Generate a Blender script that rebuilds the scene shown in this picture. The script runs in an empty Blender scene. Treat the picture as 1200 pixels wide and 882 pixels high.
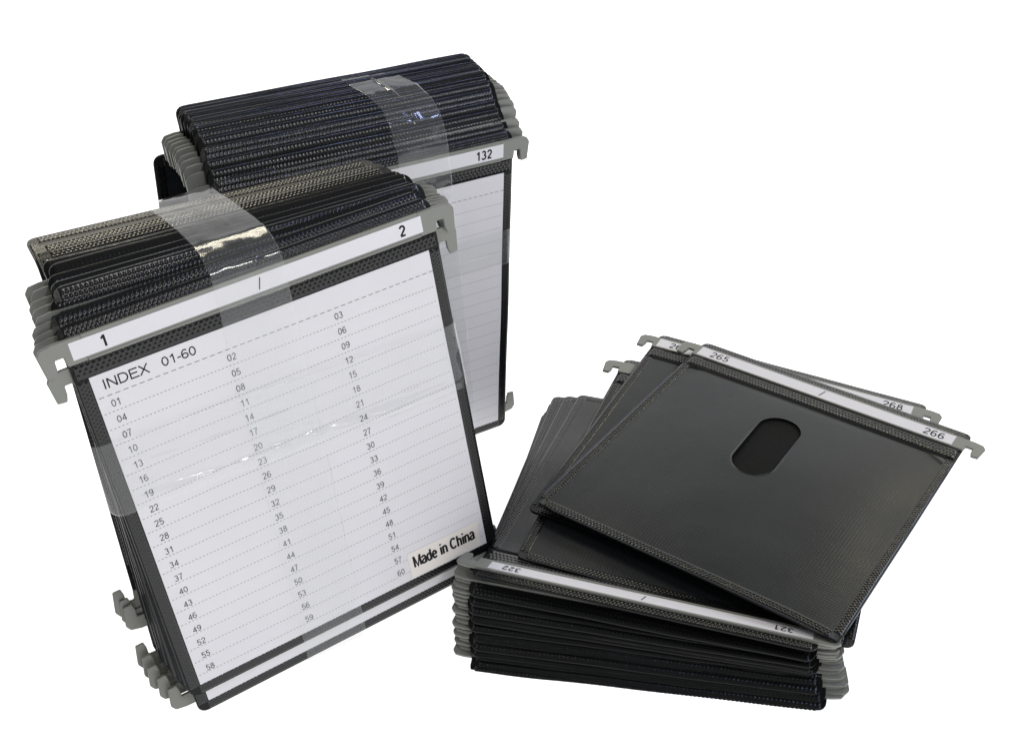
import bpy, bmesh, math, random
from mathutils import Matrix, Vector, noise
random.seed(7)
MM = 0.001
S = bpy.context.scene
C = S.collection

# ------------------------------------------------------------------ camera
def cam_axes(pitch, roll):
    cp, sp = math.cos(pitch), math.sin(pitch)
    fwd = Vector((0, cp, -sp)); right = Vector((1, 0, 0)); down = fwd.cross(right)
    c, s = math.cos(roll), math.sin(roll)
    return c*right + s*down, -s*right + c*down, fwd
cr, cd, cf = cam_axes(0.53858, 0.047197)
cam = bpy.data.cameras.new('camera'); co = bpy.data.objects.new('camera', cam); C.objects.link(co)
R = Matrix((cr, -cd, -cf)).transposed().to_4x4()
co.matrix_world = Matrix.Translation((0, 0, 332.064*MM)) @ R
cam.sensor_width = 36; cam.lens = 36*1438.07/1200
cam.clip_start = 0.01; cam.clip_end = 50
S.camera = co

# ------------------------------------------------------------------ world and lamps
w = bpy.data.worlds.new('World'); S.world = w; w.use_nodes = True
bg = w.node_tree.nodes['Background']
bg.inputs[0].default_value = (0.97, 0.98, 1.0, 1); bg.inputs[1].default_value = 0.17
def area(name, loc, target, sx, sy, power, col):
    l = bpy.data.lights.new(name, 'AREA'); l.shape = 'RECTANGLE'; l.size = sx; l.size_y = sy
    l.energy = power; l.color = col
    o = bpy.data.objects.new(name, l); C.objects.link(o)
    o.location = loc
    d = Vector(target)-Vector(loc)
    o.rotation_euler = d.to_track_quat('-Z', 'Y').to_euler()
    return o
area('front_softbox', (0.45, -0.75, 0.95), (0, 0.42, 0.05), 0.9, 0.7, 1.6, (0.98, 0.95, 1.0))
area('added_tape_glint_light', (0.74, -0.52, 1.08), (-0.08, 0.35, 0.07), 0.20, 0.11, 4.2, (1.0, 0.98, 0.96))  # added light, aimed to strike glints off the tape crease
area('warm_ceiling_lamp', (-0.35, 1.20, 1.25), (-0.05, 0.42, 0.1), 0.50, 0.22, 7.0, (1.0, 0.93, 0.74))
area('added_warm_glare_light', (0.70, 1.06, 0.84), (0.135, 0.35, 0.03), 0.07, 0.16, 1.1, (1.0, 0.92, 0.66))  # added light, placed for the warm glare on the topmost sleeve
area('added_blue_glint_light', (0.75, 0.22, 1.03), (-0.03, 0.47, 0.17), 0.16, 0.06, 1.3, (0.45, 0.55, 1.0))  # added light, placed for bluish glints on the farther bundle's tape
area('cool_side_window', (1.25, 0.75, 0.75), (0.05, 0.42, 0.1), 0.30, 0.5, 5.0, (0.70, 0.78, 1.0))
S.view_settings.view_transform = 'Standard'; S.view_settings.look = 'None'
S.view_settings.exposure = 0; S.view_settings.gamma = 1
S.cycles.max_bounces = 10; S.cycles.transparent_max_bounces = 24

# ------------------------------------------------------------------ materials
def mat(name, col, rough=0.5, spec=0.5, coat=0.0, coat_rough=0.1, bump=None, vary=0.0, scale=300):
    m = bpy.data.materials.new(name); m.use_nodes = True
    nt = m.node_tree; b = nt.nodes['Principled BSDF']
    b.inputs['Base Color'].default_value = (*col, 1); b.inputs['Roughness'].default_value = rough
    b.inputs['Specular IOR Level'].default_value = spec
    b.inputs['Coat Weight'].default_value = coat; b.inputs['Coat Roughness'].default_value = coat_rough
    tc = nt.nodes.new('ShaderNodeTexCoord')
    if vary:
        n = nt.nodes.new('ShaderNodeTexNoise'); n.inputs['Scale'].default_value = scale*0.12; n.inputs['Detail'].default_value = 5
        nt.links.new(tc.outputs['Object'], n.inputs['Vector'])
        r = nt.nodes.new('ShaderNodeMapRange'); r.inputs[3].default_value = 1-vary; r.inputs[4].default_value = 1+vary
        nt.links.new(n.outputs['Fac'], r.inputs[0])
        mx = nt.nodes.new('ShaderNodeVectorMath'); mx.operation = 'SCALE'; mx.inputs[0].default_value = col
        nt.links.new(r.outputs[0], mx.inputs['Scale']); nt.links.new(mx.outputs[0], b.inputs['Base Color'])
        r2 = nt.nodes.new('ShaderNodeMapRange'); r2.inputs[3].default_value = rough*0.8; r2.inputs[4].default_value = min(1, rough*1.25)
        nt.links.new(n.outputs['Fac'], r2.inputs[0]); nt.links.new(r2.outputs[0], b.inputs['Roughness'])
    if bump:
        kind, sc, dist = bump
        if kind == 'noise':
            n = nt.nodes.new('ShaderNodeTexNoise'); n.inputs['Scale'].default_value = sc; n.inputs['Detail'].default_value = 4
            nt.links.new(tc.outputs['Object'], n.inputs['Vector']); src = n.outputs['Fac']
        else:   # woven: two crossed waves + noise
            outs = []
            for d in ('X', 'Z'):
                wv = nt.nodes.new('ShaderNodeTexWave'); wv.wave_type = 'BANDS'; wv.bands_direction = d
                wv.inputs['Scale'].default_value = sc; wv.inputs['Distortion'].default_value = 0.6
                nt.links.new(tc.outputs['Object'], wv.inputs['Vector']); outs.append(wv.outputs['Fac'])
            mu = nt.nodes.new('ShaderNodeMath'); mu.operation = 'MULTIPLY'
            nt.links.new(outs[0], mu.inputs[0]); nt.links.new(outs[1], mu.inputs[1]); 
            n = nt.nodes.new('ShaderNodeTexNoise'); n.inputs['Scale'].default_value = 45; n.inputs['Detail'].default_value = 3
            nt.links.new(tc.outputs['Object'], n.inputs['Vector'])
            ad = nt.nodes.new('ShaderNodeMath'); ad.operation = 'MULTIPLY_ADD'; ad.inputs[1].default_value = 6.0
            nt.links.new(n.outputs['Fac'], ad.inputs[0]); nt.links.new(mu.outputs[0], ad.inputs[2]); src = ad.outputs[0]
        bp = nt.nodes.new('ShaderNodeBump'); bp.inputs['Strength'].default_value = 1.0; bp.inputs['Distance'].default_value = dist
        nt.links.new(src, bp.inputs['Height']); nt.links.new(bp.outputs[0], b.inputs['Normal'])
    return m
M = {}
M['vinyl'] = mat('black_vinyl', (0.006, 0.0065, 0.0062), 0.28, 0.18, bump=('noise', 900, 0.00006), vary=0.2)
M['fabric'] = mat('black_woven_sheet', (0.011, 0.0135, 0.0155), 0.36, 0.34, bump=('weave', 240, 0.000038), vary=0.25)
M['weld'] = mat('welded_vinyl', (0.0075, 0.008, 0.0080), 0.22, 0.42, bump=('noise', 700, 0.00005))
M['dark'] = mat('pocket_inside', (0.004, 0.004, 0.004), 0.7, 0.12, bump=('weave', 210, 0.00008))
M['rail'] = mat('grey_plastic', (0.225, 0.23, 0.205), 0.45, 0.4, bump=('noise', 500, 0.00003), vary=0.06)
M['paper'] = mat('white_paper', (0.71, 0.70, 0.715), 0.6, 0.3, coat=0.35, coat_rough=0.22, bump=('noise', 22, 0.0009), vary=0.03)
M['label'] = mat('white_label', (0.72, 0.71, 0.73), 0.5, 0.3, coat=0.3, coat_rough=0.25, vary=0.02)
M['sticker'] = mat('cream_sticker', (0.80, 0.76, 0.70), 0.5, 0.3, vary=0.02)
M['ink'] = mat('grey_ink', (0.08, 0.08, 0.09), 0.7, 0.2)
M['black_ink'] = mat('black_ink', (0.012, 0.012, 0.014), 0.6, 0.2)
M['line_ink'] = mat('pale_grey_ink', (0.17, 0.165, 0.18), 0.7, 0.2)

def tape_mat():
    m = bpy.data.materials.new('clear_tape'); m.use_nodes = True; nt = m.node_tree; nt.nodes.clear()
    out = nt.nodes.new('ShaderNodeOutputMaterial')
    tr = nt.nodes.new('ShaderNodeBsdfTransparent'); tr.inputs[0].default_value = (0.998, 1.0, 0.998, 1)
    gl = nt.nodes.new('ShaderNodeBsdfGlossy'); gl.inputs['Roughness'].default_value = 0.10
    df = nt.nodes.new('ShaderNodeBsdfDiffuse'); df.inputs[0].default_value = (0.86, 0.88, 0.88, 1)
    fr = nt.nodes.new('ShaderNodeFresnel'); fr.inputs['IOR'].default_value = 1.46
    tc = nt.nodes.new('ShaderNodeTexCoord')
    n = nt.nodes.new('ShaderNodeTexNoise'); n.inputs['Scale'].default_value = 70; n.inputs['Detail'].default_value = 3; n.inputs['Distortion'].default_value = 1.2
    nt.links.new(tc.outputs['Object'], n.inputs['Vector'])
    bp = nt.nodes.new('ShaderNodeBump'); bp.inputs['Distance'].default_value = 0.00005
    nt.links.new(n.outputs['Fac'], bp.inputs['Height'])
    nt.links.new(bp.outputs[0], gl.inputs['Normal']); nt.links.new(bp.outputs[0], fr.inputs['Normal'])
    m1 = nt.nodes.new('ShaderNodeMixShader'); m1.inputs[0].default_value = 0.035
    nt.links.new(tr.outputs[0], m1.inputs[1]); nt.links.new(df.outputs[0], m1.inputs[2])
    m2 = nt.nodes.new('ShaderNodeMixShader'); pass
    ge = nt.nodes.new('ShaderNodeNewGeometry'); inv = nt.nodes.new('ShaderNodeMath'); inv.operation = 'SUBTRACT'; inv.inputs[0].default_value = 1
    nt.links.new(ge.outputs['Backfacing'], inv.inputs[1])
    a1 = nt.nodes.new('ShaderNodeMath'); a1.operation = 'MULTIPLY'; a1.inputs[1].default_value = 0.055; nt.links.new(inv.outputs[0], a1.inputs[0]); nt.links.new(a1.outputs[0], m1.inputs[0])
    a2 = nt.nodes.new('ShaderNodeMath'); a2.operation = 'MULTIPLY'; nt.links.new(inv.outputs[0], a2.inputs[0]); nt.links.new(fr.outputs[0], a2.inputs[1]); nt.links.new(a2.outputs[0], m2.inputs[0])
    nt.links.new(m1.outputs[0], m2.inputs[1]); nt.links.new(gl.outputs[0], m2.inputs[2])
    nt.links.new(m2.outputs[0], out.inputs[0])
    return m
M['tape'] = tape_mat()

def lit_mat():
    m = bpy.data.materials.new('white_ground_added_glow'); m.use_nodes = True
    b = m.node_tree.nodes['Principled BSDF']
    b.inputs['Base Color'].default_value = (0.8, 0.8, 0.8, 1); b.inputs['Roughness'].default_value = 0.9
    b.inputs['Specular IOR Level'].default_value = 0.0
    b.inputs['Emission Color'].default_value = (1, 1, 1, 1); b.inputs['Emission Strength'].default_value = 1.0  # glow added so the ground stays pure white without shadows
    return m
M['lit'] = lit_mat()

# ------------------------------------------------------------------ helpers
def build(name, verts, faces, m, parent=None, smooth=False, kind=None):
    me = bpy.data.meshes.new(name); me.from_pydata([Vector(v)*MM for v in verts], [], faces)
    me.materials.append(m); me.validate()
    if smooth: me.polygons.foreach_set('use_smooth', [True]*len(me.polygons))
    o = bpy.data.objects.new(name, me); C.objects.link(o)
    if parent: o.parent = parent
    return o
class G:
    def __init__(s): s.v = []; s.f = []
    def box(s, x0, x1, y0, y1, z0, z1, nx=1, nz=1):
        # box subdivided in x and z so it can be bent
        b = len(s.v)
        for y in (y0, y1):
            for j in range(nz+1):
                for i in range(nx+1): s.v.append((x0+(x1-x0)*i/nx, y, z0+(z1-z0)*j/nz))
        w_ = nx+1; h = w_*(nz+1)
        for j in range(nz):
            for i in range(nx):
                a = b+j*w_+i
                s.f.append((a, a+1, a+1+w_, a+w_)); s.f.append((a+h, a+h+w_, a+h+w_+1, a+h+1))
        for i in range(nx):
            a = b+i; s.f.append((a+1, a, a+h, a+h+1)); a = b+nz*w_+i; s.f.append((a, a+1, a+1+h, a+h))
        for j in range(nz):
            a = b+j*w_; s.f.append((a, a+w_, a+w_+h, a+h)); a = b+j*w_+nx; s.f.append((a+w_, a, a+h, a+w_+h))
    def rounded(s, x0, x1, z0, z1, y0, y1, r, nx=16, nz=18, rb=None):
        # rounded rectangle slab made of grid rows whose ends follow the corner curve
        zs = []
        rt = r; rb = r if rb is None else rb
        for k in range(5): zs.append(z0+rb*(1-math.cos(math.pi/2*k/4)))
        for k in range(1, nz): zs.append(z0+rb+(z1-rt-z0-rb)*k/nz)
        for k in range(5): zs.append(z1-rt*(1-math.sin(math.pi/2*k/4)))
        def ins(z):
            if z < z0+rb and rb > 0: d = z0+rb-z; return rb-math.sqrt(max(0, rb*rb-d*d))
            if z > z1-rt and rt > 0: d = z-(z1-rt); return rt-math.sqrt(max(0, rt*rt-d*d))
            return 0
        b = len(s.v); w_ = nx+1
        for y in (y0, y1):
            for z in zs:
                q = ins(z)
                for i in range(w_): s.v.append((x0+q+(x1-x0-2*q)*i/nx, y, z))
        n = len(zs); h = w_*n
        for j in range(n-1):
            for i in range(nx):
                a = b+j*w_+i
                s.f.append((a, a+1, a+1+w_, a+w_)); s.f.append((a+h, a+h+w_, a+h+w_+1, a+h+1))
            a = b+j*w_; s.f.append((a, a+w_, a+w_+h, a+h)); a += nx; s.f.append((a+w_, a, a+h, a+w_+h))
        for i in range(nx):
            a = b+i; s.f.append((a+1, a, a+h, a+h+1)); a = b+(n-1)*w_+i; s.f.append((a, a+1, a+1+h, a+h))
    def poly(s, pts, y0, y1):
        b = len(s.v); n = len(pts)
        for y in (y0, y1):
            for p in pts: s.v.append((p[0], y, p[1]))
        s.f.append(tuple(range(b, b+n))); s.f.append(tuple(range(b+2*n-1, b+n-1, -1)))
        for i in range(n):
            j = (i+1) % n; s.f.append((b+i, b+i+n, b+j+n, b+j))
    def emboss(s, x0, x1, z0, z1, y, along, amp=0.32, step=0.36, pitch=1.55, sgn=-1):
        # a strip of raised weld dots in staggered rows, with a fine stitched ridge along each side
        nx = max(2, int(round((x1-x0)/step))); nz = max(2, int(round((z1-z0)/step)))
        b = len(s.v)
        for j in range(nz+1):
            for i in range(nx+1):
                x = x0+(x1-x0)*i/nx; z = z0+(z1-z0)*j/nz
                if along == 'x': a, t, T = x, z-z0, z1-z0
                else: a, t, T = z, x-x0, x1-x0
                q = t/T
                if q < 0.12 or q > 0.88: hgt = 0.25*math.sin(a*2*math.pi/0.9)*0.5+0.25
                else:
                    row = (q-0.12)/0.76*3
                    c = math.cos((a/pitch+0.5*int(row))*2*math.pi)*0.5+0.5
                    d = math.sin((row % 1)*math.pi)
                    hgt = (c*d)**0.7
                if i in (0, nx) or j in (0, nz): hgt = -0.3
                s.v.append((x, y+sgn*amp*hgt, z))
        for j in range(nz):
            for i in range(nx):
                a = b+j*(nx+1)+i
                s.f.append((a, a+1, a+nx+2, a+nx+1) if sgn < 0 else (a, a+nx+1, a+nx+2, a+1))

def arc(cx, cy, rx, ry, a0, a1, n=12):
    return [(cx+rx*math.cos(math.radians(a0+(a1-a0)*k/n)), cy+ry*math.sin(math.radians(a0+(a1-a0)*k/n))) for k in range(n+1)]
SIX = [arc(.29, .31, .225, .255, 0, 360, 18), arc(.31, .52, .25, .43, 48, 180, 10)+[(.062, .32)]]
# plain grotesque letterforms as centre lines, cap height 1: (advance, strokes)
GLYPH = {
 '0': (.62, [arc(.29, .5, .225, .44, 0, 360, 24)]), '1': (.62, [[(.11, .74), (.24, .81), (.345, .95)], [(.36, 0), (.36, 1)]]),
 '2': (.62, [arc(.29, .70, .22, .24, 170, -30, 12)+[(.30, .36), (.08, .10)], [(.05, .055), (.53, .055)]]),
 '3': (.62, [arc(.27, .735, .19, .205, 155, -90, 12), arc(.27, .29, .23, .24, 90, -158, 14)]),
 '4': (.62, [[(.42, 0), (.42, .97)], [(.42, .90), (.07, .29)], [(.02, .275), (.57, .275)]]),
 '5': (.62, [[(.50, .94), (.15, .94), (.10, .47)], arc(.28, .32, .235, .265, 135, -155, 14)]),
 '6': (.62, SIX), '7': (.62, [[(.05, .94), (.50, .94), (.34, .66), (.25, .35), (.21, 0)]]),
 '8': (.62, [arc(.29, .74, .18, .2, 0, 360, 18), arc(.29, .285, .225, .235, 0, 360, 20)]),
 '9': (.62, [[(.58-x, 1-y) for x, y in st] for st in SIX]), '-': (.38, [[(.04, .38), (.33, .38)]]), '/': (.34, [[(0, -.02), (.27, 1.02)]]),
 'I': (.28, [[(.13, 0), (.13, 1)]]), 'N': (.76, [[(.09, 0), (.09, 1)], [(.10, .97), (.63, .03)], [(.64, 0), (.64, 1)]]),
 'D': (.76, [[(.09, 0), (.09, 1)], [(.09, .945), (.32, .945)]+arc(.34, .5, .31, .445, 85, -85, 12)+[(.32, .055), (.09, .055)]]),
 'E': (.70, [[(.09, 0), (.09, 1)], [(.09, .945), (.62, .945)], [(.09, .52), (.58, .52)], [(.09, .055), (.64, .055)]]),
 'X': (.68, [[(.03, 0), (.62, 1)], [(.05, 1), (.64, 0)]]), 'M': (.86, [[(.09, 0), (.09, 1)], [(.10, .97), (.42, .04), (.74, .97)], [(.75, 0), (.75, 1)]]),
 'a': (.58, [arc(.26, .50, .19, .19, 160, 0, 8)+[(.45, .12), (.49, 0)], [(.45, .42), (.22, .37)]+arc(.23, .19, .17, .15, 110, 290, 8)+[(.38, .10), (.45, .22)]]),
 'd': (.60, [arc(.26, .35, .195, .31, 0, 360, 18), [(.46, 0), (.46, 1)]]), 'e': (.58, [[(.07, .38), (.47, .38)]+arc(.27, .35, .205, .31, 8, 325, 16)]),
 'i': (.28, [[(.13, 0), (.13, .70)], [(.13, .86), (.13, 1)]]), 'n': (.58, [[(.09, 0), (.09, .70)], arc(.27, .46, .18, .2, 170, 0, 9)+[(.45, 0)]]),
 'h': (.58, [[(.09, 0), (.09, 1)], arc(.27, .46, .18, .2, 170, 0, 9)+[(.45, 0)]]), 'C': (.76, [arc(.37, .5, .30, .445, 42, 318, 18)]), ' ': (.30, [])}
def put_text(g, s, x, z, cap, y, bold=0.0, sx=1.0, spacing=1.0, width=None):
    th = cap*(0.115+bold)
    total = sum(GLYPH[c][0] for c in s)*cap*spacing
    q = sx if width is None else width/total
    pen = x-total*q/2; lay_ = 0
    for c in s:
        adv, strokes = GLYPH[c]
        for st in strokes:
            pts = [(pen+px*cap*q*1.0, z-cap/2+py*cap) for px, py in st]
            closed = len(pts) > 8 and abs(pts[0][0]-pts[-1][0])+abs(pts[0][1]-pts[-1][1]) < 1e-6
            n = len(pts); b = len(g.v); lay_ += 1; yy = y-0.003*(lay_ % 3)
            for k in range(n):
                p0 = pts[k-1] if k > 0 else (pts[n-2] if closed else pts[0])
                p1 = pts[k+1] if k < n-1 else (pts[1] if closed else pts[-1])
                d = Vector((p1[0]-p0[0], p1[1]-p0[1]))
                if d.length < 1e-9: d = Vector((1, 0))
                d.normalize(); nx, nz = -d.y, d.x; h = th/2
                if 0 < k < n-1:
                    e = Vector((pts[k][0]-p0[0], pts[k][1]-p0[1]))
                    if e.length > 1e-9: h = min(th, h/max(0.5, abs(e.normalized().dot(d))))
                g.v.append((pts[k][0]+nx*h, yy, pts[k][1]+nz*h)); g.v.append((pts[k][0]-nx*h, yy, pts[k][1]-nz*h))
            for k in range(n-1):
                a = b+2*k; g.f.append((a, a+1, a+3, a+2))
        pen += adv*cap*spacing*q

# ------------------------------------------------------------------ the sleeve
RZ = 9.0
HOOK = [(60, 0), (60, RZ), (69.3, RZ), (73.2, 8.3), (74.6, 6.2), (73.7, -1.7), (70.6, -2.0), (69.9, 0.4), (69.8, 3.5), (66.9, 3.5), (66.6, 0)]
def bender(H, bow=0.0, wave=0.0, seed=0, droop=32, side=0.0, sag=0.0, curl=0.0, tw=0.0, lift=0.0):
    def b(p):
        x, y, z = p
        t = max(0.0, min(1.0, z/(H+6)))
        y2 = y + bow*math.sin(math.pi*t)*(1-(x/80)**2)
        if wave: y2 += wave*(noise.noise(Vector((x/38+seed*7.3, seed*3.1, z/42)))) * math.sin(math.pi*min(1, t))**0.5
        if side: y2 += side*max(0, (x-35)/31.5)**2*min(1, (H+4-z)/60.0 if z < H+4 else 0)
        if sag: y2 += sag*(max(0, 30-z)/30)**2
        if curl and z < 24:
            R_ = 9.0; amax = math.radians(curl); d = 24-z; a = min(amax, d/R_); rest = max(0, d-R_*amax)
            off = p[1]
            y2 += R_*(1-math.cos(a))+rest*math.sin(amax) + off*(math.cos(a)-1)
            z = 24-R_*math.sin(a)-rest*math.cos(amax) + off*math.sin(a)
        if lift and z > H-12: y2 -= lift*(z-H+12)**2
        zt = H+14.6
        if z > zt: y2 += tw*(z-zt)/5*noise.noise(Vector((x/24, seed*5.1, 0.3)))
        if z > zt and droop:
            a = math.radians(droop*(1+0.12*noise.noise(Vector((x/30, seed*2.3, 9))))); d = z-zt
            y2 += d*math.sin(a); z = zt+d*math.cos(a)
        return (x, y2, z)
    return b
def bend_all(g, b): g.v = [b(p) for p in g.v]

PROTO = {}
def make_sleeve(name, H=135.0, variant='plain', bow=0.0, wave=0.4, seed=0, droop=32, side=0.0, sag=0.0, curl=0.0, ext=None, tw=0.0, lift=0.0, numbers=None, title=None, lab=(1.5, 7.6)):
    root = bpy.data.objects.new(name, None); C.objects.link(root); root.empty_display_size = 0.01
    if ext is None: ext = 0.0 if variant == 'index' else 2.2
    T = H+19+ext; B = bender(H, bow, wave, seed, droop, side, sag, curl, tw, lift)
    g = G(); g.rounded(-66.5, 66.5, 0, T, 0, 0.6, 3.5, nx=24, nz=40); bend_all(g, B)
    build('backing_sheet', g.v, g.f, M['vinyl'], root)
    # pocket panel on the front
    if variant == 'holed':
        # panel with a pill-shaped finger hole
        g = G(); x0, x1, z0, z1 = -66.5, 66.5, 0.0, H-3.5
        cx, cz, rr, hl, ang = -4.2, H-41.5, 9.6, 13.5, math.radians(2)
        raw = [(math.cos(math.pi*k/24)*rr, math.sin(math.pi*k/24)*rr+hl) for k in range(25)]
        raw += [(-rr, hl-2*hl*k/14) for k in range(1, 14)]
        raw += [(-math.cos(math.pi*k/24)*rr, -math.sin(math.pi*k/24)*rr-hl) for k in range(25)]
        raw += [(rr, -hl+2*hl*k/14) for k in range(1, 14)]
        ring = [(cx+dx*math.cos(ang)-dz*math.sin(ang), cz+dx*math.sin(ang)+dz*math.cos(ang), 0) for dx, dz in raw]
        n = len(ring)
        layers = 36
        for (ya, flip) in ((-0.45, False), (-0.02, True)):
            b = len(g.v)
            for L in range(layers+1):
                q = (L/layers)**1.1
                for (px, pz, a) in ring:
                    dx, dz = px-cx, pz-cz
                    tx = ((x1-cx)/dx if dx > 1e-6 else (x0-cx)/dx if dx < -1e-6 else 1e9)
                    tz = ((z1-cz)/dz if dz > 1e-6 else (z0-cz)/dz if dz < -1e-6 else 1e9)
                    t = min(tx, tz)
                    g.v.append((px+dx*(t-1)*q, ya, pz+dz*(t-1)*q))
            # snap the outer ring to the four corners
            for (qx, qz) in ((x0, z0), (x1, z0), (x1, z1), (x0, z1)):
                best = min(range(n), key=lambda k: (g.v[b+layers*n+k][0]-qx)**2+(g.v[b+layers*n+k][2]-qz)**2)
                ix = 1.0 if qx > 0 else -1.0; iz = 1.0 if qz == 0 else 0
                g.v[b+layers*n+best] = (qx-ix*1.0, ya, qz+iz*1.0)
            for L in range(layers):
                for k in range(n):
                    a, c = b+L*n+k, b+L*n+(k+1) % n
                    q4 = (a, a+n, c+n, c)
                    g.f.append(q4 if flip else q4[::-1])
        m_ = (layers+1)*n
        for k in range(n):
            c = (k+1) % n; g.f.append((k, c, c+m_, k+m_))
            a, d = layers*n+k, layers*n+c; g.f.append((a, a+m_, d+m_, d))
        g.v = [(p[0], p[1]-1.3*(max(0, 1-(p[0]/61.0)**2)*max(0, 1-((p[2]-H/2)/(H/2-5.5))**2))**0.7, p[2]) for p in g.v]
        bend_all(g, B)
        o = build('pocket_panel', g.v, g.f, M['fabric'], root, smooth=True)
        g = G(); g.box(cx-13, cx+13, -0.03, -0.01, cz-26, cz+26, 6, 10); bend_all(g, B)
        build('pocket_lining', g.v, g.f, M['dark'], root)
    elif variant == 'plain':
        g = G(); g.rounded(-66.3, 66.3, 0.2, H-3.5, -0.4, -0.02, 3.2, nx=20, nz=34); bend_all(g, B)
        build('pocket_panel', g.v, g.f, M['fabric'], root)
    else:
        g = G(); g.rounded(-66.3, 66.3, 0.2, H+4.5, -0.3, -0.02, 3.2, nx=20, nz=34); bend_all(g, B)
        build('pocket_panel', g.v, g.f, M['vinyl'], root)
    # weld bands
    yf = -0.46
    g = G()
    g.emboss(-66.0, -62.3, 4, H-4 if variant != 'index' else H-0.5, yf, 'z')
    g.emboss(62.3, 66.0, 4, H-4 if variant != 'index' else H-0.5, yf, 'z')
    g.emboss(-62.5, 62.5, 0.6, 4.6, yf, 'x')
    bend_all(g, B); build('weld_band', g.v, g.f, M['weld'], root, smooth=True)
    g = G()
    if variant == 'index': g.emboss(-65.3, 65.3, H+0.3, H+5.6, yf-0.05, 'x', amp=0.4, pitch=1.9)
    else:
        g.emboss(-65, 65, H-1.6, H+5.4, yf, 'x')
    bend_all(g, B); build('upper_weld', g.v, g.f, M['weld'], root, smooth=True)
    if variant != 'index':
        g = G(); g.box(-62.5, 62.5, -0.5, -0.1, H-3.6, H-1.9, 20, 1); bend_all(g, B)
        build('pocket_mouth', g.v, g.f, M['dark'], root)
    g = G(); g.emboss(-64.5, 64.5, H+14.7, T-0.2, -0.12, 'x', amp=0.36)
    g.emboss(-64.5, 64.5, H+14.7, T-0.2, 0.72, 'x', amp=0.36, sgn=1)
    bend_all(g, B); build('top_flap', g.v, g.f, M['weld'], root, smooth=True)
    # rail with label lips, and a hook at each end
    zb = H+6.0
    g = G(); g.box(-60, 60, -0.95, -0.02, zb, zb+RZ, 12, 1)
    g.box(-60, 60, -1.15, -0.96, zb, zb+0.7, 12, 1); g.box(-60, 60, -1.15, -0.96, zb+RZ-0.7, zb+RZ, 12, 1)
    bend_all(g, bender(H, bow, 0, seed, 0, lift=lift))
    rail = build('hanger_rail', g.v, g.f, M['rail'], root)
    for sg in (1, -1):
        g = G(); pts = [(sg*p[0], zb+p[1]) for p in HOOK]
        if sg < 0: pts = pts[::-1]
        g.poly(pts[::-1], -0.95, 0.25)
        if lift: bend_all(g, bender(H, 0, 0, seed, 0, lift=lift))
        h = build('hook', g.v, g.f, M['rail'], rail)
        bm = bmesh.new(); bm.from_mesh(h.data)
        bmesh.ops.recalc_face_normals(bm, faces=bm.faces)
        bmesh.ops.bevel(bm, geom=[e for e in bm.edges if e.calc_face_angle(0) > 0.5], offset=0.22*MM, segments=2, affect='EDGES')
        bm.to_mesh(h.data); bm.free()
    if numbers is not None:
        g = G(); g.box(-64.4, 61.2, -1.02, -0.96, zb+lab[0], zb+lab[1], 12, 1)
        if True: g.v = [bender(H, bow, 0, seed, 0, lift=lift)(p) for p in g.v]
        labo = build('label_strip', g.v, g.f, M['label'], root)
        zc = zb+(lab[0]+lab[1])/2
        cap = (3.6 if lab[1] < 8 else 4.7) if variant != 'index' else 4.0
        bd = 0.02 if variant != 'index' else 0.07
        xo = 54.5 if variant != 'index' else 53.6
        bb = bender(H, bow, 0, seed, 0, lift=lift)
        for st_, xx, bd_ in ((numbers[0], -xo+(1.2 if variant != 'index' else 0), bd), ('/' if numbers[1] else '', -0.5, -0.01), (numbers[2], xo-(0 if len(numbers[2]) < 3 else 2), bd)):
            if not st_: continue
            g = G(); put_text(g, st_, xx, zc, cap, -1.05 if not lift else -1.16, bd_, 1.0, 1.12); g.v = [bb(p) for p in g.v]
            build('printed_number' if st_ != '/' else 'printed_slash', g.v, g.f, M['black_ink'], labo)
    if variant == 'index':
        g = G(); g.box(-62, 62, -0.52, -0.34, H-131, H, 30, 32); bend_all(g, B)
        sh = build('index_sheet', g.v, g.f, M['paper'], root, smooth=False)
        if title is not None:
            U = lambda u: u-62
            g = G()
            for r in range(21):
                z = H-8.2-r*5.93
                if r == 0: d, p, hh = 1.7, 2.7, 0.24
                else: d, p, hh = 0.62, 1.35, 0.2
                x = -61.2
                while x < 61.5:
                    b = len(g.v); g.v += [(x, -0.56, z), (x+d, -0.56, z), (x+d, -0.56, z+hh), (x, -0.56, z+hh)]
                    g.f.append((b, b+1, b+2, b+3)); x += p
            bend_all(g, B); build('ruled_lines', g.v, g.f, M['line_ink'], sh)['kind'] = 'stuff'
            if title:
                g = G()
                for r in range(20):
                    for c in range(3):
                        put_text(g, '%02d' % (r*3+c+1), U(5.6+c*40), H-11.2-r*5.99, 2.55, -0.57, -0.004, 1.0, 1.05)
                bend_all(g, B); build('printed_number', g.v, g.f, M['ink'], sh)['kind'] = 'stuff'
                g = G(); put_text(g, 'INDEX', U(11), H-3.9, 3.5, -0.57, 0.015, width=15.4)
                put_text(g, '01-60', U(29), H-3.9, 3.3, -0.57, 0.015, width=12)
                bend_all(g, B); build('printed_title', g.v, g.f, M['black_ink'], sh)
                g = G(); g.box(U(89.6), U(121.4), -0.66, -0.58, H-130.3, H-118.4, 8, 3); bend_all(g, B)
                st = build('origin_sticker', g.v, g.f, M['sticker'], root)
                g = G(); put_text(g, 'Made in China', U(105.4), H-123.2, 5.2, -0.70, 0.055, 0.8, 1.0, width=28)
                bend_all(g, B); build('sticker_text', g.v, g.f, M['black_ink'], st)
    return root

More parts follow.
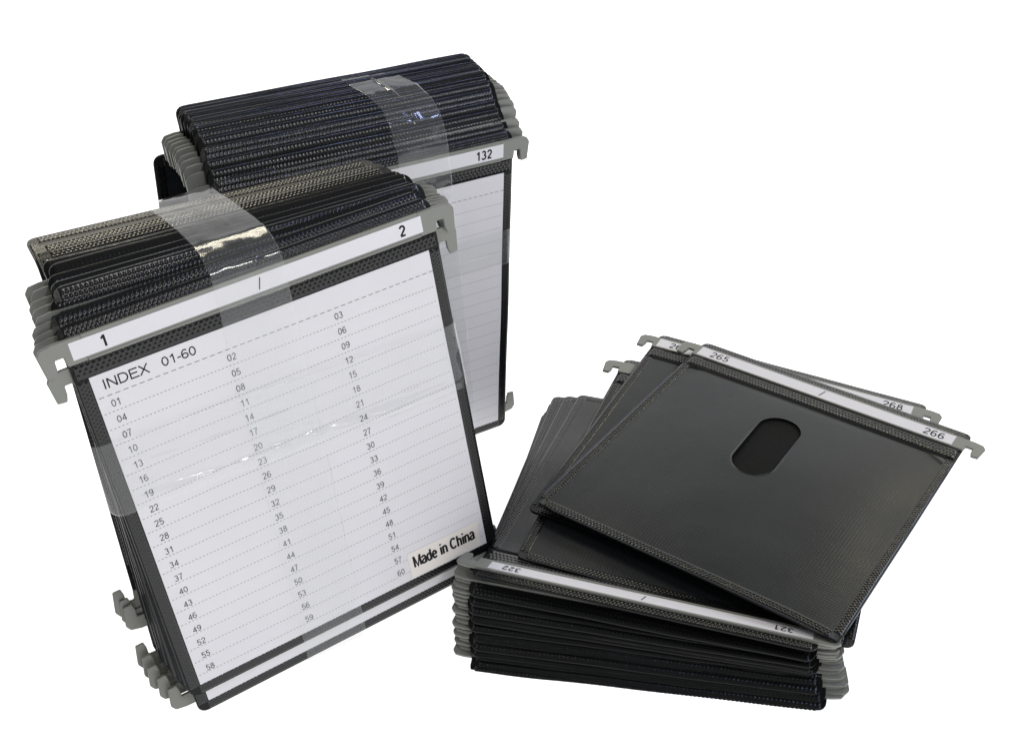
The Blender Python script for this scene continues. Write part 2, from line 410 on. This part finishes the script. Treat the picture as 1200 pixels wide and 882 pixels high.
def copy_tree(o, parent=None):
    c = o.copy(); C.objects.link(c)
    if parent is not None: c.parent = parent
    for ch in o.children: copy_tree(ch, c)
    return c
def tag(o, label, cat, group=None):
    o['label'] = label; o['category'] = cat
    if group: o['group'] = group
    return o

# ------------------------------------------------------------------ the white backdrop, glow added to drown shadows (floor sweeping up into a wall)
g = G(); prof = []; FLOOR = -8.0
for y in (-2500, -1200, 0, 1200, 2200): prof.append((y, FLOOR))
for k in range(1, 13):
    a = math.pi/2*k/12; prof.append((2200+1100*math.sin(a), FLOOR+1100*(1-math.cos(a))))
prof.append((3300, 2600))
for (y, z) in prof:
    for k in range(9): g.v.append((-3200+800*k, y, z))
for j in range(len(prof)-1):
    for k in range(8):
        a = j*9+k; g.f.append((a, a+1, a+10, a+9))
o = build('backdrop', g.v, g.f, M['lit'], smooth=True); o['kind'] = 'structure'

# ------------------------------------------------------------------ frames
H0 = 138.0
def bundle_frame(x, y, yaw, lean, side):
    # maps (u, into, up=-v) in mm, origin at the paper's top left corner
    def P(u, v, w_):
        c, s = math.cos(side), math.sin(side)
        uu = u-62; vv = H0-v
        u2 = c*uu+s*vv+62; v2 = H0-(-s*uu+c*vv)-abs(s)*71
        X, Y, Z = u2, w_, H0-v2
        Y, Z = Y*math.cos(lean)+Z*math.sin(lean), -Y*math.sin(lean)+Z*math.cos(lean)
        c, s = math.cos(yaw), math.sin(yaw)
        return Vector((c*X-s*Y+x, s*X+c*Y+y, Z))
    o_ = P(0, 0, 0)
    m = Matrix((P(1, 0, 0)-o_, P(0, 0, 1)-o_, P(0, -1, 0)-o_)).transposed().to_4x4()
    return Matrix.Translation(o_*MM) @ m
FA = bundle_frame(-119.41, 332.29, 0.5311, 0.0807, -0.0772)
FB = bundle_frame(-113.74, 441.62, 0.5557, -0.07, 0.0328)
def place(o, F, w_, du=0, dv=0, tilt=0, back=0, yaw=0, flip=False, H=135.0):
    """w_: depth in the bundle; du, dv: shift; tilt: turn within the sheet's plane (deg); back: lean back (deg)"""
    m = Matrix.Translation(Vector((62+du, w_, -(H+dv)))*MM)
    piv = Vector((0, 0, H/2))*MM
    rot = Matrix.Rotation(math.radians(tilt), 4, 'Y')
    if flip: rot = rot @ Matrix.Rotation(math.pi, 4, 'Y')
    lb = Matrix.Rotation(math.radians(-back), 4, 'X') @ Matrix.Rotation(math.radians(yaw), 4, 'Z')
    o.matrix_world = F @ m @ lb @ Matrix.Translation(piv) @ rot @ Matrix.Translation(-piv)
ORD = ['', 'first', 'second', 'third', 'fourth', 'fifth', 'sixth', 'seventh', 'eighth', 'ninth', 'tenth', 'eleventh', 'twelfth', 'thirteenth',
       'fourteenth', 'fifteenth', 'sixteenth', 'seventeenth', 'eighteenth', 'nineteenth', 'twentieth']

protos = [make_sleeve('disc_sleeve', 135, 'plain', bow=b, wave=0.5, seed=s, droop=d, tw=0.5, ext=e) for b, s, d, e in ((0.3, 1, 38, 2.4), (-0.3, 2, 26, 2.6), (0.1, 3, 44, 3.0), (0.0, 4, 32, 2.2), (0.2, 5, 50, 3.2))]
protosB = [make_sleeve('disc_sleeve', 135, 'plain', bow=b, wave=0.5, seed=s, ext=5.0, droop=d, tw=0.25) for b, s, d in ((0.3, 71, 26), (-0.3, 72, 22), (0.1, 73, 30), (0.0, 74, 26))]
used = set()
def plain(k, P_=protos):
    k %= len(P_)
    if (k, id(P_)) not in used: used.add((k, id(P_))); return P_[k]
    return copy_tree(P_[k])

# ------------------------------------------------------------------ nearer bundle
ga = 'disc sleeves taped together in the nearer bundle'
s = make_sleeve('disc_sleeve', 135, 'index', bow=0.0, wave=0.8, seed=11, numbers=('1', '/', '2'), title=True)
place(s, FA, 0); tag(s, 'front sleeve of the nearer bundle with the printed number list, labelled 1 and 2', 'disc sleeve', ga)
s = make_sleeve('disc_sleeve', 135, 'index', bow=0.0, wave=0.5, seed=12, numbers=None, title=None)
place(s, FA, 1.9, du=0.8, dv=9.5, tilt=-0.3); tag(s, 'sleeve slipped lower right behind the printed list, white strip showing under it', 'disc sleeve', ga)
seqA = [('u', 0.6, -0.2, 0.5), ('u', -0.2, 0.3, 1.4), ('u', -1.2, -0.2, 2.2), ('u', -2.0, 0.2, 2.9), ('r', 141, 0, 1), ('u', -2.8, 0.1, 3.4),
        ('r', 138, 0, 2), ('u', -3.4, 0.4, 3.8), ('r', 135.5, 0, 3), ('u', -4.0, 0.6, 4.1), ('r', 133, 0, 3.5), ('u', -4.4, 0.8, 4.4),
        ('r', 130, 0, 4), ('c', 113.5, 1.5, 4.4), ('c', 111.5, 1.0, 4.6), ('c', 108.5, 0.5, 4.9)]
curled = [make_sleeve('disc_sleeve', 135, 'plain', bow=0.1, wave=0.6, seed=61+q, curl=c) for q, c in enumerate((58, 62, 66))]
wA = 3.9; k = 2; nc = 0
for n_, (kind, a, du, tilt) in enumerate(seqA):
    k += 1
    if kind == 'c': s = curled[nc]; nc += 1
    else: s = plain(k)
    jit = random.uniform(-0.3, 0.3)
    lean = 0.35+3.6*n_/12 if kind != 'c' else (4.2, 6.4, 10.0)[nc-1]
    if kind == 'u':
        place(s, FA, wA, du=du+jit*2, dv=a+random.uniform(-0.3, 0.3), tilt=tilt+jit*0.8, back=lean)
        lb = '%s sleeve from the front of the nearer bundle, its rail on top' % ORD[k]
    else:
        # a reversed sleeve: its rail hangs at the bottom, rail centre at v = a
        place(s, FA, wA, du=du+2.0+random.uniform(-0.8, 0.8), dv=a-145.5, tilt=tilt, back=lean, flip=True)
        lb = '%s sleeve from the front of the nearer bundle, upside down, rail below' % ORD[k]
    tag(s, lb, 'disc sleeve', ga)
    wA += random.uniform(1.35, 1.75)

# ------------------------------------------------------------------ farther bundle
gb = 'disc sleeves taped together in the farther bundle'
s = make_sleeve('disc_sleeve', 135, 'index', bow=0.0, wave=0.8, seed=21, numbers=('', '/', '132'), title='')
place(s, FB, 0, dv=2.5); tag(s, 'front sleeve of the farther bundle with blank ruled sheet, labelled 132', 'disc sleeve', gb)
profB = [(0, 2.5), (2.3, -0.6), (4.65, -3.8), (7, -7), (9.3, -9.8), (11.7, -12.2), (14, -14.2), (16.4, -15.8), (20, -17.6), (26, -19), (40, -20.5)]
def interp(pr, w_):
    for (a, b), (c, d) in zip(pr, pr[1:]):
        if a <= w_ <= c: return b+(d-b)*(w_-a)/(c-a)
    return pr[-1][1]
wB = 2.3; k = 1
for i in range(14):
    k += 1; s = plain(k, protosB)
    rev = i == 3
    if rev:
        place(s, FB, wB-0.7, du=2.6, dv=-13.0, flip=True); wB -= 1.0
        tag(s, '%s sleeve from the front of the farther bundle, upside down, hook at lower right' % ORD[k], 'disc sleeve', gb)
    else:
        place(s, FB, wB, du=random.uniform(-0.5, 0.5), dv=interp(profB, wB)+random.uniform(-0.2, 0.2)+3.6, tilt=random.uniform(-0.12, 0.12), back=0.0)
        tag(s, '%s sleeve from the front of the farther bundle, its rail on top' % ORD[k], 'disc sleeve', gb)
    wB += 2.35
for i, (dv, du, tl) in enumerate(((-37.5, 1.0, 0.3), (-38.6, 1.5, 0.2), (-19, -11, 0.6))):
    k += 1; s = plain(k)
    place(s, FB, wB, du=du, dv=dv, tilt=tl, back=0.3*i, flip=True)
    tag(s, '%s sleeve from the front of the farther bundle, upside down, rail below' % ORD[k], 'disc sleeve', gb)
    wB += 2.0

# ------------------------------------------------------------------ lying pile
gp = 'disc sleeves lying in the fanned pile'
pile_protos = [make_sleeve('disc_sleeve', 135, 'plain', bow=b, wave=0.5, seed=s_, droop=d_, tw=0.5) for b, s_, d_ in ((0.2, 31, 26), (-0.2, 32, 20), (0.0, 33, 30), (0.1, 34, 23))]
pu = set()
def pile_plain(k):
    k %= 4
    if k not in pu: pu.add(k); return pile_protos[k]
    return copy_tree(pile_protos[k])
def lay(o, corner, xdir, updir, H, corner_local):
    """corner: world mm of a point of the sheet; xdir/updir: sheet axes in world; corner_local: that point in sheet coordinates (x, z)"""
    X = Vector(xdir).normalized(); Z = Vector(updir); Z = (Z-X*Z.dot(X)).normalized(); Y = Z.cross(X)
    m = Matrix((X, Y, Z)).transposed().to_4x4()
    org = Vector(corner)-X*corner_local[0]-Z*corner_local[1]
    o.matrix_world = Matrix.Translation(org*MM) @ m
NP = 19
PS = 1.0      # sheet width scale of the pile sleeves
for i in range(NP):
    t = i/(NP-1)
    if i == NP-1: s = make_sleeve('disc_sleeve', 135, 'plain', bow=0.1, wave=0.9, seed=41, droop=26, ext=0.0, lift=0.0055, numbers=('321', '/', '322'))
    elif i == 0: s = make_sleeve('disc_sleeve', 135, 'plain', bow=0.0, wave=0.3, seed=42, droop=20)
    else: s = pile_plain(i)
    yaw = math.radians((-13.2 if i < 11 else -14.6 if i < 17 else -17.0 if i == 17 else -19.6)+random.uniform(-0.35, 0.35))
    zl = FLOOR+1.7+24.5*t; zr = FLOOR+1.7+18.5*t
    xd = Vector((math.cos(yaw), math.sin(yaw), (zr-zl)/133.0)).normalized()
    back = Vector((-math.sin(yaw), math.cos(yaw), -9.0*t/151)).normalized()
    fy = 348.5+(0.6 if i else 0)+19.5*t+(random.uniform(-0.5, 0.5) if 0 < i < NP-1 else 0)
    cx_ = -21.0+(random.uniform(-1.4, 0.9) if i < NP-1 else 0)
    LZ = 1.035    # these sleeves are cut a little longer
    # face up, top edge towards the camera: sheet x runs right to left, sheet up runs towards the camera
    lay(s, (cx_, fy, zl), -xd, -back, 135, (66.5, 156*LZ)); s.matrix_world = s.matrix_world @ Matrix.Diagonal((1, 1, LZ, 1))
    if i == NP-1: tag(s, 'top sleeve of the squared pile with white label numbered 321 and 322 upside down', 'disc sleeve', gp)
    elif i == 0: tag(s, 'bottom sleeve of the lying pile, slid forward with a glinting dotted edge', 'disc sleeve', gp)
    else: tag(s, '%s sleeve from the bottom of the lying pile, rail towards the viewer' % ORD[i+1], 'disc sleeve', gp)

def fan(o, BL, x, up, H, label):
    x = Vector(x).normalized(); up = Vector(up).normalized(); c = x.dot(up)/2
    lay(o, BL, x-up*c, up-x*c, H, (-66.5, 0)); tag(o, label, 'disc sleeve', gp)
s = make_sleeve('disc_sleeve', 135, 'plain', bow=-0.3, wave=0.4, seed=51, droop=10)
fan(s, (-2.2, 383.0, 19.24), (124.7, -52.0, -9.5), (52.0, 128.6, 5.4), 135, 'lowest fanned sleeve on the pile, its dark hook sticking out at the far left')
s = make_sleeve('disc_sleeve', 134, 'plain', lab=(0.9, 8.1), bow=-0.3, wave=0.4, seed=52, droop=10, numbers=('267', '', '268'))
fan(s, (3.56, 408.77, 22.93), (110.3, -56.5, -9.0), (62.6, 110.6, 4.0), 134, 'fanned sleeve under the topmost one, white label reading 267 and 268')
# topmost sleeve (pose solved from its corners)
import mathutils
r = Vector((0.0439, 0.0613, -0.6367)); RD = Matrix.Rotation(r.length, 3, r.normalized()); tD = Vector((82.77, 512.61, 29.74))
s = make_sleeve('disc_sleeve', 130.5, 'holed', lab=(0.9, 8.2), bow=-0.6, wave=0.4, seed=53, droop=6, side=1.7, numbers=('265', '/', '266'))
X = RD @ Vector((1, 0, 0)); Z = RD @ Vector((0, 1, 0)); Y = -(RD @ Vector((0, 0, 1)))
org = tD+Vector((0, 0, 1.0)) + X*68.1 - Z*130.0
s.matrix_world = Matrix.Translation(org*MM) @ Matrix((X, Y, Z)).transposed().to_4x4()
tag(s, 'topmost fanned sleeve with an oval finger hole, white label reading 265 and 266', 'disc sleeve', gp)

# ------------------------------------------------------------------ tape
def tape(name, F, path, width, label, wob=0.5, wr=0.5, seed=0, step=1.0, group=None, creases=()):
    """path: list of (centre u, v, w, direction across (du, dv, dw))"""
    # resample
    pts = []
    for (a, b) in zip(path, path[1:]):
        A = Vector(a[:3]); Bv = Vector(b[:3]); L = (Bv-A).length; n = max(1, int(L/step))
        for i in range(n):
            t = i/n; pts.append((A.lerp(Bv, t), Vector(a[3]).lerp(Vector(b[3]), t)))
    pts.append((Vector(path[-1][:3]), Vector(path[-1][3])))
    for _ in range(4):
        q = [pts[0]]+[((pts[i-1][0]+pts[i][0]*2+pts[i+1][0])/4, pts[i][1]) for i in range(1, len(pts)-1)]+[pts[-1]]
        pts = q
    ny = 64; V = []; Fc = []
    for i, (p, d) in enumerate(pts):
        d = d.normalized()
        t = (pts[min(i+1, len(pts)-1)][0]-pts[max(i-1, 0)][0]).normalized()
        nrm = t.cross(d).normalized()
        for j in range(ny+1):
            c = (j/ny-0.5)*width
            if j in (0, ny): c += wob*noise.noise(Vector((i*0.09, seed, j)))
            h = wr*(noise.noise(Vector((i*step*0.10, c*0.13, seed)))+0.5*noise.noise(Vector((i*step*0.30, c*0.22, seed+5))))
            for (cc, amp, wd_, s0, s1) in creases:
                sg = i/len(pts)
                if s0 < sg < s1:
                    m_ = cc+0.9*noise.noise(Vector((i*0.035, seed*2.7, cc)))
                    am = amp*(0.62+0.9*noise.noise(Vector((i*0.10, seed, cc*3))))*min(1, (sg-s0)*12, (s1-sg)*12)
                    h += am*math.exp(-((c-m_)/wd_)**2)
            q = p+d*c+nrm*h
            V.append((q.x, q.z, -q.y))
    for i in range(len(pts)-1):
        for j in range(ny):
            a = i*(ny+1)+j; Fc.append((a, a+1, a+ny+2, a+ny+1))
    o = build(name, V, Fc, M['tape'], None, smooth=True)
    md = o.modifiers.new('thickness', 'SOLIDIFY'); md.thickness = 0.05*MM; md.offset = 0
    o.matrix_world = F
    tag(o, label, 'tape', group)
    return o
gt = 'clear tapes binding the bundles'
u1 = (1, 0.02, 0)
def ctr(v): return 58.5-(v+16)*0.036
pA = [(50, 60, 50, u1), (52, 10, 56, u1), (53.5, -20, 62, u1), (55, -27.5, 62, u1), (56, -30, 52, (1, 0.04, 0)), (57, -29, 38, (1, 0.05, 0)), (58, -27.5, 22, (1, 0.05, 0)), (58.5, -25.5, 9, (1, 0.03, 0)), (58.5, -22.5, 1.5, u1), (58.5, -18.5, -1.8, u1)]
pA += [(ctr(v), v, -1.75, u1) for v in range(-12, 145, 12)] + [(53, 144.0, 0.5, u1), (53, 145.2, 6, u1), (53, 145.2, 20, u1)]
tape('clear_tape', FA, pA, 25, 'clear tape running top to bottom around the nearer bundle, over its slash mark', seed=1, group=gt, creases=((3.5, 0.35, 0.8, 0.3, 0.97), (-6, 0.25, 1.2, 0.5, 0.95)), wob=0.8, wr=0.22)
v1 = (0, 1, 0)
pH = [(-6, 30, 36, (0, 1, 0)), (-8.5, 33, 22, (0, 1, 0)), (-9, 36, 8, (0, 1, 0)), (-7, 37, 0.5, v1), (-4.5, 37.3, -1.2, v1), (20, 38.5, -1.9, v1), (60, 40.5, -2.3, v1), (100, 43, -1.9, v1), (127, 44.5, -1.4, v1), (130, 44.5, 1, v1), (131, 45, 12, v1), (130, 45, 36, v1)]
tape('clear_tape', FA, pH, 27.5, 'clear tape wrapped sideways across the printed list on the nearer bundle', seed=2, group=gt, creases=((9.5, -1.9, 1.15, 0.2, 0.82), (-3, -0.5, 0.9, 0.2, 0.6), (5, -0.4, 0.9, 0.4, 0.8)), wob=0.5, wr=0.2)
def ctb(v): return 84.5+(v+5)*0.105
pB = [(78, 40, 38, u1), (77, -20, 38, u1), (77, -38.5, 36.5, u1), (78, -38.0, 28, (1, 0.0, 0)), (80, -37.0, 18, (1, 0, 0)), (82, -34, 9, (1, 0, 0)), (83, -27, 2.2, (1, 0, 0)), (84, -16, -1.0, u1)]
pB += [(ctb(v), v, -1.75, u1) for v in range(-8, 136, 12)] + [(98, 138, -1.0, u1), (98, 140, 12, u1)]
tape('clear_tape', FB, pB, 24, 'clear tape running top to bottom around the farther bundle', seed=3, group=gt, creases=((0, 0.35, 0.8, 0.2, 0.97),), wob=0.9, wr=0.3)
pB2 = [(-6, 38, 34, v1), (-8, 38, 10, v1), (-6, 38, -1, v1), (30, 38, -2.3, v1), (90, 38, -2.3, v1), (127, 38, -1.6, v1), (131, 39, 2, v1), (132, 40, 34, v1)]
tape('clear_tape', FB, pB2, 17, 'clear tape wrapped sideways across the blank sheet on the farther bundle', seed=4, group=gt, creases=((2, -0.5, 0.9, 0.3, 0.8),), wob=0.4, wr=0.15)
